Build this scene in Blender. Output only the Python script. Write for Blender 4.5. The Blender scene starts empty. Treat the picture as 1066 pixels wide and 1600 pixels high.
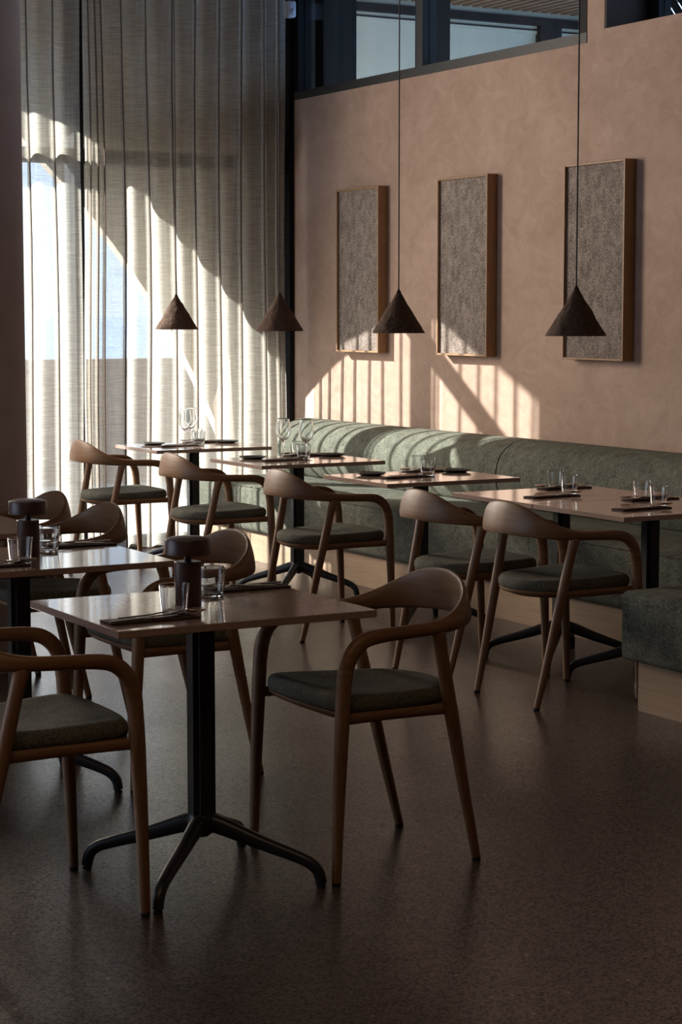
import bpy, bmesh, math, random
from math import sin, cos, pi, atan2, sqrt, radians
from mathutils import Vector, Matrix, noise as mnoise

random.seed(7)
S = bpy.context.scene
COL = S.collection

# ---------------------------------------------------------------- camera
F_PX = 3111.0
TILT = math.atan(310.0 / F_PX)
YAW = math.atan(1763.0 * cos(TILT) / F_PX)
EYE = 1.53
cam = bpy.data.cameras.new('camera')
cam.sensor_fit = 'VERTICAL'
cam.sensor_height = 36.0
cam.lens = F_PX / 1600.0 * 36.0
cam.clip_end = 5000
cam_o = bpy.data.objects.new('camera', cam)
COL.objects.link(cam_o)
cam_o.location = (0, 0, EYE)
cam_o.rotation_euler = (pi / 2 - TILT, 0, -YAW)
S.camera = cam_o

# ---------------------------------------------------------------- sky, sun, daylight, exposure
SUN_DIR = Vector((1.0, -1.1, -0.744))
w = bpy.data.worlds.new('sky')
S.world = w
w.use_nodes = True
nt = w.node_tree
nt.nodes.clear()
wo = nt.nodes.new('ShaderNodeOutputWorld')
bg = nt.nodes.new('ShaderNodeBackground')
tc = nt.nodes.new('ShaderNodeTexCoord')
sx = nt.nodes.new('ShaderNodeSeparateXYZ')
rp = nt.nodes.new('ShaderNodeValToRGB')
rp.color_ramp.elements[0].position = 0.0
rp.color_ramp.elements[0].color = (0.70, 0.84, 1.0, 1)
rp.color_ramp.elements[1].position = 0.6
rp.color_ramp.elements[1].color = (0.22, 0.42, 0.85, 1)
nt.links.new(tc.outputs['Generated'], sx.inputs[0])
nt.links.new(sx.outputs['Z'], rp.inputs[0])
nt.links.new(rp.outputs[0], bg.inputs[0])
bg.inputs[1].default_value = 1.0
nt.links.new(bg.outputs[0], wo.inputs[0])

sl = bpy.data.lights.new('sun', 'SUN')
sl.energy = 12.5
sl.color = (1.0, 0.955, 0.895)
sl.angle = radians(0.6)
so = bpy.data.objects.new('sun', sl)
COL.objects.link(so)
so.rotation_euler = SUN_DIR.to_track_quat('-Z', 'Y').to_euler()
so.location = (-10, 24, 14)

al = bpy.data.lights.new('daylight_side_window', 'AREA')
al.shape = 'RECTANGLE'
al.size = 4.8
al.size_y = 2.4
al.energy = 12.0
al.color = (1.0, 0.86, 0.72)
ao = bpy.data.objects.new('daylight_side_window', al)
COL.objects.link(ao)
ao.location = (-4.25, 8.6, 1.75)
ao.rotation_euler = (0, -pi / 2, 0)

bl = bpy.data.lights.new('end_wall_fill', 'AREA')  # made-up fill light in the end wall, added to brighten the plaster wall
bl.shape = 'RECTANGLE'
bl.size = 2.05
bl.size_y = 2.1
bl.energy = 112.0
bl.color = (1.0, 0.87, 0.74)
bo_ = bpy.data.objects.new('end_wall_fill', bl)
COL.objects.link(bo_)
bo_.location = (2.35, 12.15, 2.6)
bo_.rotation_euler = (-pi / 2, 0, 0)

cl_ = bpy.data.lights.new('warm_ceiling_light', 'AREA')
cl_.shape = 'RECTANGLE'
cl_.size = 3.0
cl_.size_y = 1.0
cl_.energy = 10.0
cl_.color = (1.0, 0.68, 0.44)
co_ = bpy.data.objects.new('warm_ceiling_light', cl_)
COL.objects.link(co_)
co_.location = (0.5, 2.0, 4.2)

pl = bpy.data.lights.new('window_portal', 'AREA')
pl.shape = 'RECTANGLE'
pl.size = 2.9
pl.size_y = 4.0
po = bpy.data.objects.new('window_portal', pl)
COL.objects.link(po)
po.location = (5.0, 12.3, 2.0)
po.rotation_euler = (-pi / 2, 0, 0)
pl.cycles.is_portal = True

S.view_settings.view_transform = 'Standard'
S.view_settings.look = 'None'
S.view_settings.gamma = 1.0
S.view_settings.exposure = 1.22
S.view_settings.use_curve_mapping = False
S.cycles.use_denoising = True
S.cycles.denoiser = 'OPENIMAGEDENOISE'
S.cycles.denoising_input_passes = 'RGB_ALBEDO_NORMAL'
S.cycles.denoising_prefilter = 'ACCURATE'
S.cycles.use_adaptive_sampling = False
S.cycles.max_bounces = 10
S.cycles.diffuse_bounces = 5
S.cycles.glossy_bounces = 4
S.cycles.transmission_bounces = 8
S.cycles.transparent_max_bounces = 24
S.cycles.caustics_reflective = False
S.cycles.caustics_refractive = False
S.cycles.sample_clamp_indirect = 6.0

# ---------------------------------------------------------------- materials
def newmat(name):
    m = bpy.data.materials.new(name)
    m.use_nodes = True
    n = m.node_tree
    b = n.nodes['Principled BSDF']
    return m, n, b

def ramp(n, fac, stops):
    r = n.nodes.new('ShaderNodeValToRGB')
    e = r.color_ramp.elements
    while len(e) < len(stops):
        e.new(0.5)
    for i, (p, c) in enumerate(stops):
        e[i].position = p
        e[i].color = (c[0], c[1], c[2], 1)
    n.links.new(fac, r.inputs[0])
    return r.outputs[0]

def tex(n, scale, detail=4, stretch=(1, 1, 1), rough=0.55, coord='Object', dist=0.0):
    t = n.nodes.new('ShaderNodeTexCoord')
    mp = n.nodes.new('ShaderNodeMapping')
    mp.inputs['Scale'].default_value = stretch
    nz = n.nodes.new('ShaderNodeTexNoise')
    nz.inputs['Scale'].default_value = scale
    nz.inputs['Detail'].default_value = detail
    nz.inputs['Roughness'].default_value = rough
    nz.inputs['Distortion'].default_value = dist
    n.links.new(t.outputs[coord], mp.inputs[0])
    n.links.new(mp.outputs[0], nz.inputs[0])
    return nz.outputs[0]

def mixc(n, fac, a, b, mode='MIX'):
    m = n.nodes.new('ShaderNodeMix')
    m.data_type = 'RGBA'
    m.blend_type = mode
    if isinstance(fac, (int, float)):
        m.inputs[0].default_value = fac
    else:
        n.links.new(fac, m.inputs[0])
    for i, v in ((6, a), (7, b)):
        if isinstance(v, tuple):
            m.inputs[i].default_value = (*v, 1) if len(v) == 3 else v
        else:
            n.links.new(v, m.inputs[i])
    return m.outputs[2]

def bump(n, b, h, strength, dist=0.01):
    bp = n.nodes.new('ShaderNodeBump')
    bp.inputs['Strength'].default_value = strength
    bp.inputs['Distance'].default_value = dist
    n.links.new(h, bp.inputs['Height'])
    n.links.new(bp.outputs[0], b.inputs['Normal'])

def plain(name, col, rough=0.5, metal=0.0, var=0.12, scale=30, spec=0.5, bs=0.0):
    m, n, b = newmat(name)
    t = tex(n, scale)
    lo = tuple(c * (1 - var) for c in col)
    hi = tuple(min(1, c * (1 + var)) for c in col)
    n.links.new(ramp(n, t, [(0.3, lo), (0.7, hi)]), b.inputs['Base Color'])
    b.inputs['Roughness'].default_value = rough
    b.inputs['Metallic'].default_value = metal
    b.inputs['Specular IOR Level'].default_value = spec
    if bs:
        bump(n, b, t, bs, 0.004)
    return m

def wood(name, stretch, lo, mid, hi, rough=0.42):
    m, n, b = newmat(name)
    t1 = tex(n, 1.0, 6, stretch, 0.65, dist=0.6)
    t2 = tex(n, 3.0, 3, (1, 1, 1))
    c = ramp(n, t1, [(0.28, lo), (0.5, mid), (0.72, hi)])
    c2 = mixc(n, 0.35, c, ramp(n, t2, [(0.3, lo), (0.7, hi)]))
    n.links.new(c2, b.inputs['Base Color'])
    b.inputs['Roughness'].default_value = rough
    bump(n, b, t1, 0.12, 0.003)
    return m

def tweed(name, dark, mid, light, scale=170, stretch=(1, 1, 1), flecks=None, bs=0.5):
    m, n, b = newmat(name)
    t1 = tex(n, scale, 3, stretch, 0.7)
    t2 = tex(n, scale * 0.12, 3, stretch)
    c = ramp(n, t1, [(0.32, dark), (0.5, mid), (0.68, light)])
    c = mixc(n, 0.25, c, ramp(n, t2, [(0.3, dark), (0.7, light)]))
    if flecks:
        v = tex(n, flecks[0], 2, (1, 1, 0.6), 0.5)
        fm = ramp(n, v, [(flecks[1], (0, 0, 0)), (flecks[1] + 0.03, (1, 1, 1))])
        c = mixc(n, fm, c, flecks[2])
    n.links.new(c, b.inputs['Base Color'])
    b.inputs['Roughness'].default_value = 0.95
    b.inputs['Specular IOR Level'].default_value = 0.15
    bump(n, b, t1, bs, 0.004)
    return m

M = {}
# clay plaster: trowel clouds
m, n, b = newmat('clay_plaster')
ta = tex(n, 1.3, 6, (1, 1, 1), 0.6, dist=0.8)
tb = tex(n, 6, 6, (1, 1, 1.5), 0.7, dist=1.2)
c1 = ramp(n, ta, [(0.25, (0.345, 0.225, 0.165)), (0.5, (0.47, 0.325, 0.248)), (0.75, (0.61, 0.445, 0.355))])
c2 = ramp(n, tb, [(0.3, (0.37, 0.245, 0.18)), (0.72, (0.60, 0.435, 0.345))])
n.links.new(mixc(n, 0.4, c1, c2), b.inputs['Base Color'])
b.inputs['Roughness'].default_value = 0.8
b.inputs['Specular IOR Level'].default_value = 0.25
bump(n, b, tb, 0.12, 0.01)
M['plaster'] = m
# ground concrete floor with aggregate
m, n, b = newmat('ground_concrete')
t = n.nodes.new('ShaderNodeTexCoord')
vo = n.nodes.new('ShaderNodeTexVoronoi')
vo.inputs['Scale'].default_value = 80
n.links.new(t.outputs['Object'], vo.inputs['Vector'])
big = tex(n, 1.1, 5, (1, 1, 1), 0.6)
fine = tex(n, 85, 4, (1, 1, 1), 0.75)
base = ramp(n, big, [(0.3, (0.066, 0.038, 0.023)), (0.7, (0.094, 0.056, 0.035))])
base = mixc(n, 0.4, base, ramp(n, fine, [(0.3, (0.034, 0.020, 0.013)), (0.7, (0.14, 0.088, 0.06))]))
sep = n.nodes.new('ShaderNodeSeparateColor')
n.links.new(vo.outputs['Color'], sep.inputs[0])
dk = ramp(n, sep.outputs[0], [(0.60, (0, 0, 0)), (0.64, (0.8, 0.8, 0.8))])
lt = ramp(n, sep.outputs[1], [(0.993, (0, 0, 0)), (0.996, (1, 1, 1))])
near = ramp(n, vo.outputs['Distance'], [(0.30, (1, 1, 1)), (0.45, (0, 0, 0))])
base = mixc(n, mixc(n, 1.0, dk, near, 'MULTIPLY'), base, (0.008, 0.005, 0.004))
base = mixc(n, mixc(n, 1.0, lt, near, 'MULTIPLY'), base, (0.40, 0.33, 0.28))
vo2 = n.nodes.new('ShaderNodeTexVoronoi')
vo2.inputs['Scale'].default_value = 165
n.links.new(t.outputs['Object'], vo2.inputs['Vector'])
sep2 = n.nodes.new('ShaderNodeSeparateColor')
n.links.new(vo2.outputs['Color'], sep2.inputs[0])
dk2 = ramp(n, sep2.outputs[0], [(0.62, (0, 0, 0)), (0.68, (0.75, 0.75, 0.75))])
base = mixc(n, dk2, base, (0.010, 0.006, 0.005))
pit1 = mixc(n, 1.0, dk, near, 'MULTIPLY')
pit = mixc(n, 1.0, pit1, dk2, 'LIGHTEN')
lev = ramp(n, pit, [(0.0, (0.9, 0.9, 0.9)), (1.0, (0.1, 0.1, 0.1))])
n.links.new(lev, b.inputs['Specular IOR Level'])
ctw = ramp(n, pit, [(0.0, (0.32, 0.32, 0.32)), (1.0, (0.0, 0.0, 0.0))])
n.links.new(ctw, b.inputs['Coat Weight'])
n.links.new(base, b.inputs['Base Color'])
n.links.new(ramp(n, big, [(0.3, (0.26,) * 3), (0.7, (0.36,) * 3)]), b.inputs['Roughness'])
b.inputs['Coat Roughness'].default_value = 0.22
bump(n, b, fine, 0.12, 0.005)
M['floor'] = m
oak_lo, oak_mid, oak_hi = (0.145, 0.068, 0.028), (0.225, 0.115, 0.052), (0.315, 0.175, 0.087)
M['wood_rail'] = wood('oak_curved', (6, 6, 70), oak_lo, oak_mid, oak_hi, 0.46)
M['wood_leg'] = wood('oak_turned', (60, 60, 4), oak_lo, oak_mid, oak_hi, 0.48)
M['oak_plinth'] = wood('pale_oak', (55, 2.2, 55), (0.40, 0.265, 0.165), (0.49, 0.34, 0.22), (0.56, 0.40, 0.27), 0.55)
M['oak_frame'] = wood('frame_oak', (40, 40, 3), (0.22, 0.115, 0.048), (0.32, 0.175, 0.078), (0.44, 0.26, 0.125), 0.5)
M['seat_fabric'] = tweed('grey_green_wool', (0.052, 0.051, 0.040), (0.118, 0.116, 0.092), (0.22, 0.215, 0.175), 170)
M['bench_fabric'] = tweed('green_tweed', (0.040, 0.042, 0.031), (0.132, 0.137, 0.106), (0.34, 0.345, 0.28), 160)
M['art_felt'] = tweed('speckled_felt', (0.030, 0.022, 0.017), (0.21, 0.162, 0.135), (0.62, 0.53, 0.46), 210, (1, 1, 0.6), (38, 0.755, (0.62, 0.57, 0.52)))
m, n, b = newmat('table_stone')
t1 = tex(n, 90, 3)
t2 = tex(n, 2.5, 4)
c = ramp(n, t1, [(0.3, (0.35, 0.245, 0.195)), (0.7, (0.43, 0.315, 0.26))])
n.links.new(mixc(n, 0.3, c, ramp(n, t2, [(0.3, (0.34, 0.24, 0.19)), (0.7, (0.45, 0.33, 0.27))])), b.inputs['Base Color'])
b.inputs['Roughness'].default_value = 0.08
b.inputs['Specular IOR Level'].default_value = 0.75
M['table'] = m
M['black'] = plain('black_metal', (0.018, 0.018, 0.019), 0.38, 0.0, 0.2)
M['frame_black'] = plain('window_frame_black', (0.006, 0.006, 0.008), 0.6, 0.0, 0.1, 30, 0.2)
M['frame_grey'] = plain('window_sill_grey', (0.030, 0.031, 0.031), 0.5)
M['maroon'] = plain('maroon_metal', (0.066, 0.036, 0.036), 0.36, 0.0, 0.1, 60)
M['pulp'] = plain('brown_pulp', (0.098, 0.062, 0.043), 0.9, 0.0, 0.35, 70, 0.2, 0.4)
M['cord'] = plain('black_cord', (0.012, 0.010, 0.010), 0.7)
M['napkin'] = plain('brown_linen', (0.080, 0.048, 0.042), 0.9, 0.0, 0.25, 200, 0.2, 0.3)
M['steel'] = plain('dark_steel', (0.80, 0.72, 0.64), 0.28, 1.0, 0.1)
M['plate'] = plain('stoneware', (0.055, 0.056, 0.050), 0.4, 0.0, 0.3, 60)
M['white'] = plain('white_plastic', (0.55, 0.57, 0.62), 0.4, 0.0, 0.04)
M['glide'] = plain('felt_glide', (0.02, 0.018, 0.017), 0.9)
M['ceiling'] = plain('ceiling_render', (0.12, 0.09, 0.07), 0.9, 0.0, 0.06, 4)
M['walls'] = plain('rendered_wall', (0.13, 0.09, 0.07), 0.9, 0.0, 0.08, 3)
M['column'] = plain('column_render', (0.60, 0.54, 0.535), 0.85, 0.0, 0.06, 8)
M['arch'] = plain('outer_render', (0.80, 0.70, 0.57), 0.9, 0.0, 0.1, 5)
M['rib'] = plain('rib_render', (0.16, 0.125, 0.095), 0.9, 0.0, 0.1, 5)
M['brown_reveal'] = plain('brown_reveal', (0.045, 0.030, 0.023), 0.7)
M['slat'] = wood('pergola_timber', (3, 60, 60), (0.07, 0.04, 0.022), (0.11, 0.066, 0.04), (0.16, 0.10, 0.062), 0.7)
M['terrace'] = plain('terrace_concrete', (0.62, 0.56, 0.48), 0.85, 0.0, 0.1, 6)
M['parapet'] = plain('parapet_render', (0.17, 0.13, 0.105), 0.9, 0.0, 0.12, 6)
M['sea'] = plain('sea_water', (0.16, 0.30, 0.48), 0.12, 0.0, 0.2, 0.05)
M['frosted'] = plain('frosted_panel', (0.30, 0.33, 0.30), 0.5, 0.0, 0.1, 1.2)

def clear_glass(name, tint, ior, rough=0.0):
    m = bpy.data.materials.new(name)
    m.use_nodes = True
    n = m.node_tree
    n.nodes.clear()
    o = n.nodes.new('ShaderNodeOutputMaterial')
    tr = n.nodes.new('ShaderNodeBsdfTransparent')
    tr.inputs[0].default_value = (*tint, 1)
    g = n.nodes.new('ShaderNodeBsdfGlossy')
    g.inputs['Roughness'].default_value = rough
    lw = n.nodes.new('ShaderNodeLayerWeight')      # Schlick reflectance, same from both faces
    lw.inputs['Blend'].default_value = 0.5
    pw = n.nodes.new('ShaderNodeMath')
    pw.operation = 'POWER'
    pw.inputs[1].default_value = 5.0
    n.links.new(lw.outputs['Facing'], pw.inputs[0])
    r0 = ((ior - 1) / (ior + 1)) ** 2
    ma = n.nodes.new('ShaderNodeMath')
    ma.operation = 'MULTIPLY_ADD'
    ma.inputs[1].default_value = 1 - r0
    ma.inputs[2].default_value = r0
    n.links.new(pw.outputs[0], ma.inputs[0])
    mx = n.nodes.new('ShaderNodeMixShader')
    n.links.new(ma.outputs[0], mx.inputs[0])
    n.links.new(tr.outputs[0], mx.inputs[1])
    n.links.new(g.outputs[0], mx.inputs[2])
    n.links.new(mx.outputs[0], o.inputs[0])
    return m
M['pane'] = clear_glass('window_glass', (0.93, 0.95, 0.95), 1.35)
m, n, b = newmat('drinking_glass')
b.inputs['Base Color'].default_value = (0.97, 0.98, 0.98, 1)
b.inputs['Roughness'].default_value = 0.0
b.inputs['IOR'].default_value = 1.48
b.inputs['Transmission Weight'].default_value = 1.0
M['glass'] = m

# sheer linen: threads with gaps between them
m = bpy.data.materials.new('sheer_linen')
m.use_nodes = True
n = m.node_tree
n.nodes.clear()
o = n.nodes.new('ShaderNodeOutputMaterial')
hz = tex(n, 1.0, 3, (7, 7, 330), 0.6)
vz = tex(n, 1.0, 3, (260, 260, 3), 0.6)
slub = tex(n, 1.0, 3, (10, 10, 140), 0.6)
def mth(op, a, b_):
    q = n.nodes.new('ShaderNodeMath')
    q.operation = op
    for i, v in enumerate((a, b_)):
        if isinstance(v, (int, float)):
            q.inputs[i].default_value = v
        else:
            n.links.new(v, q.inputs[i])
    return q.outputs[0]
cov = mth('ADD', mth('MULTIPLY', hz, 0.6), mth('MULTIPLY', vz, 0.45))
cov = mth('ADD', cov, mth('MULTIPLY', slub, 0.22))
cov = mth('SUBTRACT', cov, 0.08)
cl = n.nodes.new('ShaderNodeClamp')
cl.inputs['Min'].default_value = 0.30
cl.inputs['Max'].default_value = 0.97
n.links.new(cov, cl.inputs['Value'])
df = n.nodes.new('ShaderNodeBsdfDiffuse')
tl = n.nodes.new('ShaderNodeBsdfTranslucent')
lc = ramp(n, slub, [(0.3, (0.64, 0.60, 0.53)), (0.7, (0.74, 0.705, 0.635))])
n.links.new(lc, df.inputs[0])
n.links.new(lc, tl.inputs[0])
mx1 = n.nodes.new('ShaderNodeMixShader')
mx1.inputs[0].default_value = 0.44
n.links.new(df.outputs[0], mx1.inputs[1])
n.links.new(tl.outputs[0], mx1.inputs[2])
tr = n.nodes.new('ShaderNodeBsdfTransparent')
mx2 = n.nodes.new('ShaderNodeMixShader')
n.links.new(cl.outputs[0], mx2.inputs[0])
n.links.new(tr.outputs[0], mx2.inputs[1])
n.links.new(mx1.outputs[0], mx2.inputs[2])
n.links.new(mx2.outputs[0], o.inputs[0])
M['sheer'] = m
M['pleat_shade'] = plain('painted_pleat_shade', (0.13, 0.10, 0.08), 0.95, 0.0, 0.2, 120, 0.1)  # dark brown for the shade painted along the curtain folds

# ---------------------------------------------------------------- helpers
def mesh_from(verts, faces, name, smooth=True, angle=40):
    me = bpy.data.meshes.new(name)
    me.from_pydata([tuple(v) for v in verts], [], faces)
    me.update()
    bm = bmesh.new()
    bm.from_mesh(me)
    bmesh.ops.recalc_face_normals(bm, faces=bm.faces)
    bm.to_mesh(me)
    bm.free()
    if smooth:
        for p in me.polygons:
            p.use_smooth = True
        try:
            me.set_sharp_from_angle(angle=radians(angle))
        except Exception:
            pass
    return me

class MB:
    def __init__(self):
        self.v = []
        self.f = []
    def add(self, vs, fs):
        k = len(self.v)
        self.v += [tuple(p) for p in vs]
        self.f += [tuple(i + k for i in f) for f in fs]
        return self
    def box(self, x0, y0, z0, x1, y1, z1):
        vs = [(x, y, z) for x in (x0, x1) for y in (y0, y1) for z in (z0, z1)]
        fs = [(0, 1, 3, 2), (4, 6, 7, 5), (0, 4, 5, 1), (2, 3, 7, 6), (0, 2, 6, 4), (1, 5, 7, 3)]
        return self.add(vs, fs)
    def rings(self, rings, cap0=True, cap1=True, closed=False):
        nn = len(rings[0])
        vs = [p for r in rings for p in r]
        fs = []
        m_ = len(rings)
        for i in range(m_ if closed else m_ - 1):
            j = (i + 1) % m_
            for k in range(nn):
                l = (k + 1) % nn
                fs.append((i * nn + k, i * nn + l, j * nn + l, j * nn + k))
        if cap0 and not closed:
            fs.append(tuple(range(nn))[::-1])
        if cap1 and not closed:
            fs.append(tuple(range((m_ - 1) * nn, m_ * nn)))
        return self.add(vs, fs)
    def lathe(self, prof, seg=28, cx=0, cy=0, cap0=True, cap1=True, closed=False):
        rs = [[(cx + r * cos(2 * pi * k / seg), cy + r * sin(2 * pi * k / seg), z) for k in range(seg)] for r, z in prof]
        return self.rings(rs, cap0, cap1, closed)
    def mesh(self, name, smooth=True, angle=40):
        return mesh_from(self.v, self.f, name, smooth, angle)

def link(name, me, mat=None, parent=None):
    ob = bpy.data.objects.new(name, me)
    if mat is not None and me is not None and not me.materials:
        me.materials.append(M[mat])
    COL.objects.link(ob)
    if parent is not None:
        ob.parent = parent
    return ob

def tag(ob, label, cat, group=None):
    ob['label'] = label
    ob['category'] = cat
    if group:
        ob['group'] = group
    return ob

def thing(name, label, cat, loc=(0, 0, 0), rz=0.0, group=None):
    e = bpy.data.objects.new(name, None)
    e.empty_display_size = 0.05
    COL.objects.link(e)
    e.location = loc
    e.rotation_euler = (0, 0, rz)
    return tag(e, label, cat, group)

def struct(ob):
    ob['kind'] = 'structure'
    return ob

def copy_tree(src, parent=None):
    c = src.copy()
    COL.objects.link(c)
    if parent is not None:
        c.parent = parent
        c.matrix_parent_inverse = src.matrix_parent_inverse.copy()
    for ch in list(src.children):
        copy_tree(ch, c)
    return c

def bevel_box(x0, y0, z0, x1, y1, z1, r, seg=3, name='box'):
    me = bpy.data.meshes.new(name)
    bm = bmesh.new()
    bmesh.ops.create_cube(bm, size=1.0)
    for v in bm.verts:
        v.co = Vector(((x0 + x1) / 2 + v.co.x * (x1 - x0), (y0 + y1) / 2 + v.co.y * (y1 - y0), (z0 + z1) / 2 + v.co.z * (z1 - z0)))
    bmesh.ops.bevel(bm, geom=list(bm.edges), offset=r, segments=seg, profile=0.5, affect='EDGES')
    bmesh.ops.recalc_face_normals(bm, faces=bm.faces)
    bm.to_mesh(me)
    bm.free()
    for p in me.polygons:
        p.use_smooth = True
    try:
        me.set_sharp_from_angle(angle=radians(50 if seg > 1 else 30))
    except Exception:
        pass
    return me

def catmull(pts, sub):
    """Smooth a list of equal-length float tuples."""
    out = []
    n_ = len(pts)
    for i in range(n_ - 1):
        p0 = pts[max(i - 1, 0)]
        p1 = pts[i]
        p2 = pts[i + 1]
        p3 = pts[min(i + 2, n_ - 1)]
        for k in range(sub):
            t = k / sub
            out.append(tuple(0.5 * (2 * b_ + (c_ - a_) * t + (2 * a_ - 5 * b_ + 4 * c_ - d_) * t * t + (3 * b_ - a_ - 3 * c_ + d_) * t ** 3)
                             for a_, b_, c_, d_ in zip(p0, p1, p2, p3)))
    out.append(tuple(pts[-1]))
    return out

def sweep(mb, path, seg=14, ex=2.0, cap0=True, cap1=True):
    """path: (x, y, z, nx, ny, nz, wn, wb, tilt): centre, outward hint, full sizes across/along, tilt."""
    rs = []
    P = [Vector(p[:3]) for p in path]
    for i, p in enumerate(path):
        T = (P[min(i + 1, len(P) - 1)] - P[max(i - 1, 0)]).normalized()
        N = Vector(p[3:6])
        N = (N - T * N.dot(T)).normalized()
        B = T.cross(N).normalized()
        tl_ = p[8] if len(p) > 8 else 0.0
        if tl_:
            R = Matrix.Rotation(tl_, 3, T)
            N = R @ N
            B = R @ B
        ring = []
        for k in range(seg):
            a = 2 * pi * k / seg
            ca, sa = cos(a), sin(a)
            q = 2.0 / ex
            ring.append(P[i] + N * (p[6] / 2 * math.copysign(abs(ca) ** q, ca)) + B * (p[7] / 2 * math.copysign(abs(sa) ** q, sa)))
        rs.append(ring)
    mb.rings(rs, cap0, cap1)
    return mb

def tube(mb, pts, radii, seg=12, cap=True):
    rs = []
    P = [Vector(p) for p in pts]
    ref = Vector((0.37, 0.91, 0.17))
    for i in range(len(P)):
        T = (P[min(i + 1, len(P) - 1)] - P[max(i - 1, 0)]).normalized()
        N = (ref - T * ref.dot(T)).normalized()
        B = T.cross(N)
        r = radii[i] if isinstance(radii, (list, tuple)) else radii
        rs.append([P[i] + N * (r * cos(2 * pi * k / seg)) + B * (r * sin(2 * pi * k / seg)) for k in range(seg)])
    mb.rings(rs, cap, cap)
    return mb

# ---------------------------------------------------------------- the room
XW = 6.40          # inner face of the plaster wall
YC = 11.87         # curtain plane
CEIL = 4.30
# floor and ceiling
struct(link('floor', MB().box(-4.4, -3.2, -0.15, 6.72, 12.20, 0.0).mesh('floor', False), 'floor'))
struct(link('ceiling', MB().box(-4.4, -3.2, CEIL, 6.72, 12.40, CEIL + 0.2).mesh('ceiling', False), 'ceiling'))
# plaster wall with the two high openings
WT = 0.27
mb = MB()
mb.box(XW, 8.55, 0, XW + WT, 12.20, 2.955)
mb.box(XW, -3.2, 0, XW + WT, 8.55, 3.01)
mb.box(XW, 8.55, 2.955, XW + WT, 8.70, 3.90)
mb.box(XW, -3.2, 3.01, XW + WT, 5.2, 3.90)
mb.box(XW, -3.2, 3.90, XW + WT, 12.20, CEIL)
struct(link('wall_right', mb.mesh('wall_right', False), 'plaster'))
# clerestory window: black frame, mullion, panes
win2 = bpy.data.objects.new('window_2', None)
COL.objects.link(win2)
win2.location = (XW, 10.4, 2.955)
struct(win2)
def wpart(name, box, mat, par, org):
    x0, y0, z0, x1, y1, z1 = box
    ob = link(name, MB().box(x0 - org[0], y0 - org[1], z0 - org[2], x1 - org[0], y1 - org[1], z1 - org[2]).mesh(name, False), mat, par)
    return ob
og = (XW, 10.4, 2.955)
wpart('sill_bar', (XW - 0.004, 8.70, 2.955, XW + 0.11, 12.02, 3.010), 'frame_grey', win2, og)
wpart('head_bar', (XW - 0.004, 8.70, 3.83, XW + 0.11, 12.02, 3.90), 'frame_grey', win2, og)
wpart('mullion', (XW - 0.002, 10.352, 3.010, XW + 0.10, 10.425, 3.83), 'frame_grey', win2, og)
wpart('end_post', (XW - 0.002, 8.70, 3.010, XW + 0.10, 8.765, 3.83), 'frame_black', win2, og)
wpart('end_post', (XW - 0.002, 11.93, 3.010, XW + 0.10, 12.02, 3.83), 'frame_black', win2, og)
wpart('pane', (XW + 0.04, 8.765, 3.010, XW + 0.052, 10.352, 3.83), 'pane', win2, og)
wpart('pane', (XW + 0.04, 10.425, 3.010, XW + 0.052, 11.93, 3.83), 'pane', win2, og)
# reveal lining of the second opening
win3 = bpy.data.objects.new('window_3', None)
COL.objects.link(win3)
win3.location = (XW, 8.55, 3.01)
struct(win3)
og = (XW, 8.55, 3.01)
wpart('jamb_lining', (XW + 0.002, 8.535, 3.012, XW + WT - 0.002, 8.549, 3.89), 'brown_reveal', win3, og)
wpart('outer_post', (XW + WT, 8.44, 2.9, XW + WT + 0.08, 8.56, 3.89), 'frame_black', win3, og)
wpart('pane', (XW + WT + 0.03, 5.22, 3.02, XW + WT + 0.04, 8.44, 3.88), 'pane', win3, og)

# end wall beside the tall window
mb = MB()
mb.box(-4.4, 11.98, 0, 0.95, 12.20, CEIL)
mb.box(3.42, 11.98, 0, 3.58, 12.20, CEIL)
mb.box(0.95, 11.98, 0, 3.42, 12.20, 1.5)
mb.box(0.95, 11.98, 3.7, 3.42, 12.20, CEIL)
struct(link('wall_end', mb.mesh('wall_end', False), 'walls'))
struct(link('wall_sun_blocker', MB().box(-4.4, 12.45, -0.2, 3.0, 12.56, CEIL + 0.1).mesh('wall_sun_blocker', False), 'walls'))  # unseen wall added to keep the sun out of the fill light's opening
# left wall with a long window opening
mb = MB()
mb.box(-4.2, -3.2, 0, -4.0, 12.0, 0.7)
mb.box(-4.2, -3.2, 3.3, -4.0, 12.0, CEIL)
mb.box(-4.2, -3.2, 0.7, -4.0, 5.2, 3.3)
mb.box(-4.2, 11.2, 0.7, -4.0, 12.0, 3.3)
struct(link('wall_left', mb.mesh('wall_left', False), 'walls'))
struct(link('wall_back', MB().box(-4.4, -3.2, 0, 6.5, -3.0, CEIL).mesh('wall_back', False), 'walls'))

# tall window: posts, transom, panes
win1 = bpy.data.objects.new('window_1', None)
COL.objects.link(win1)
win1.location = (5.0, 12.05, 0)
struct(win1)
og = (5.0, 12.05, 0)
wpart('post', (6.362, 11.99, 0.0, 6.398, 12.16, CEIL), 'frame_black', win1, og)
wpart('post', (4.815, 11.99, 0.0, 4.880, 12.16, CEIL), 'frame_black', win1, og)
wpart('post', (3.582, 11.99, 0.0, 3.64, 12.16, CEIL), 'frame_black', win1, og)
for x0, x1 in ((3.64, 4.815), (4.88, 6.362)):
    wpart('transom', (x0, 12.00, 2.485, x1, 12.13, 2.575), 'frame_black', win1, og)
    wpart('bottom_rail', (x0, 12.00, 0.0, x1, 12.13, 0.07), 'frame_black', win1, og)
    wpart('pane', (x0, 12.06, 0.07, x1, 12.072, 2.485), 'pane', win1, og)
    wpart('pane', (x0, 12.06, 2.575, x1, 12.072, CEIL), 'pane', win1, og)

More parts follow.
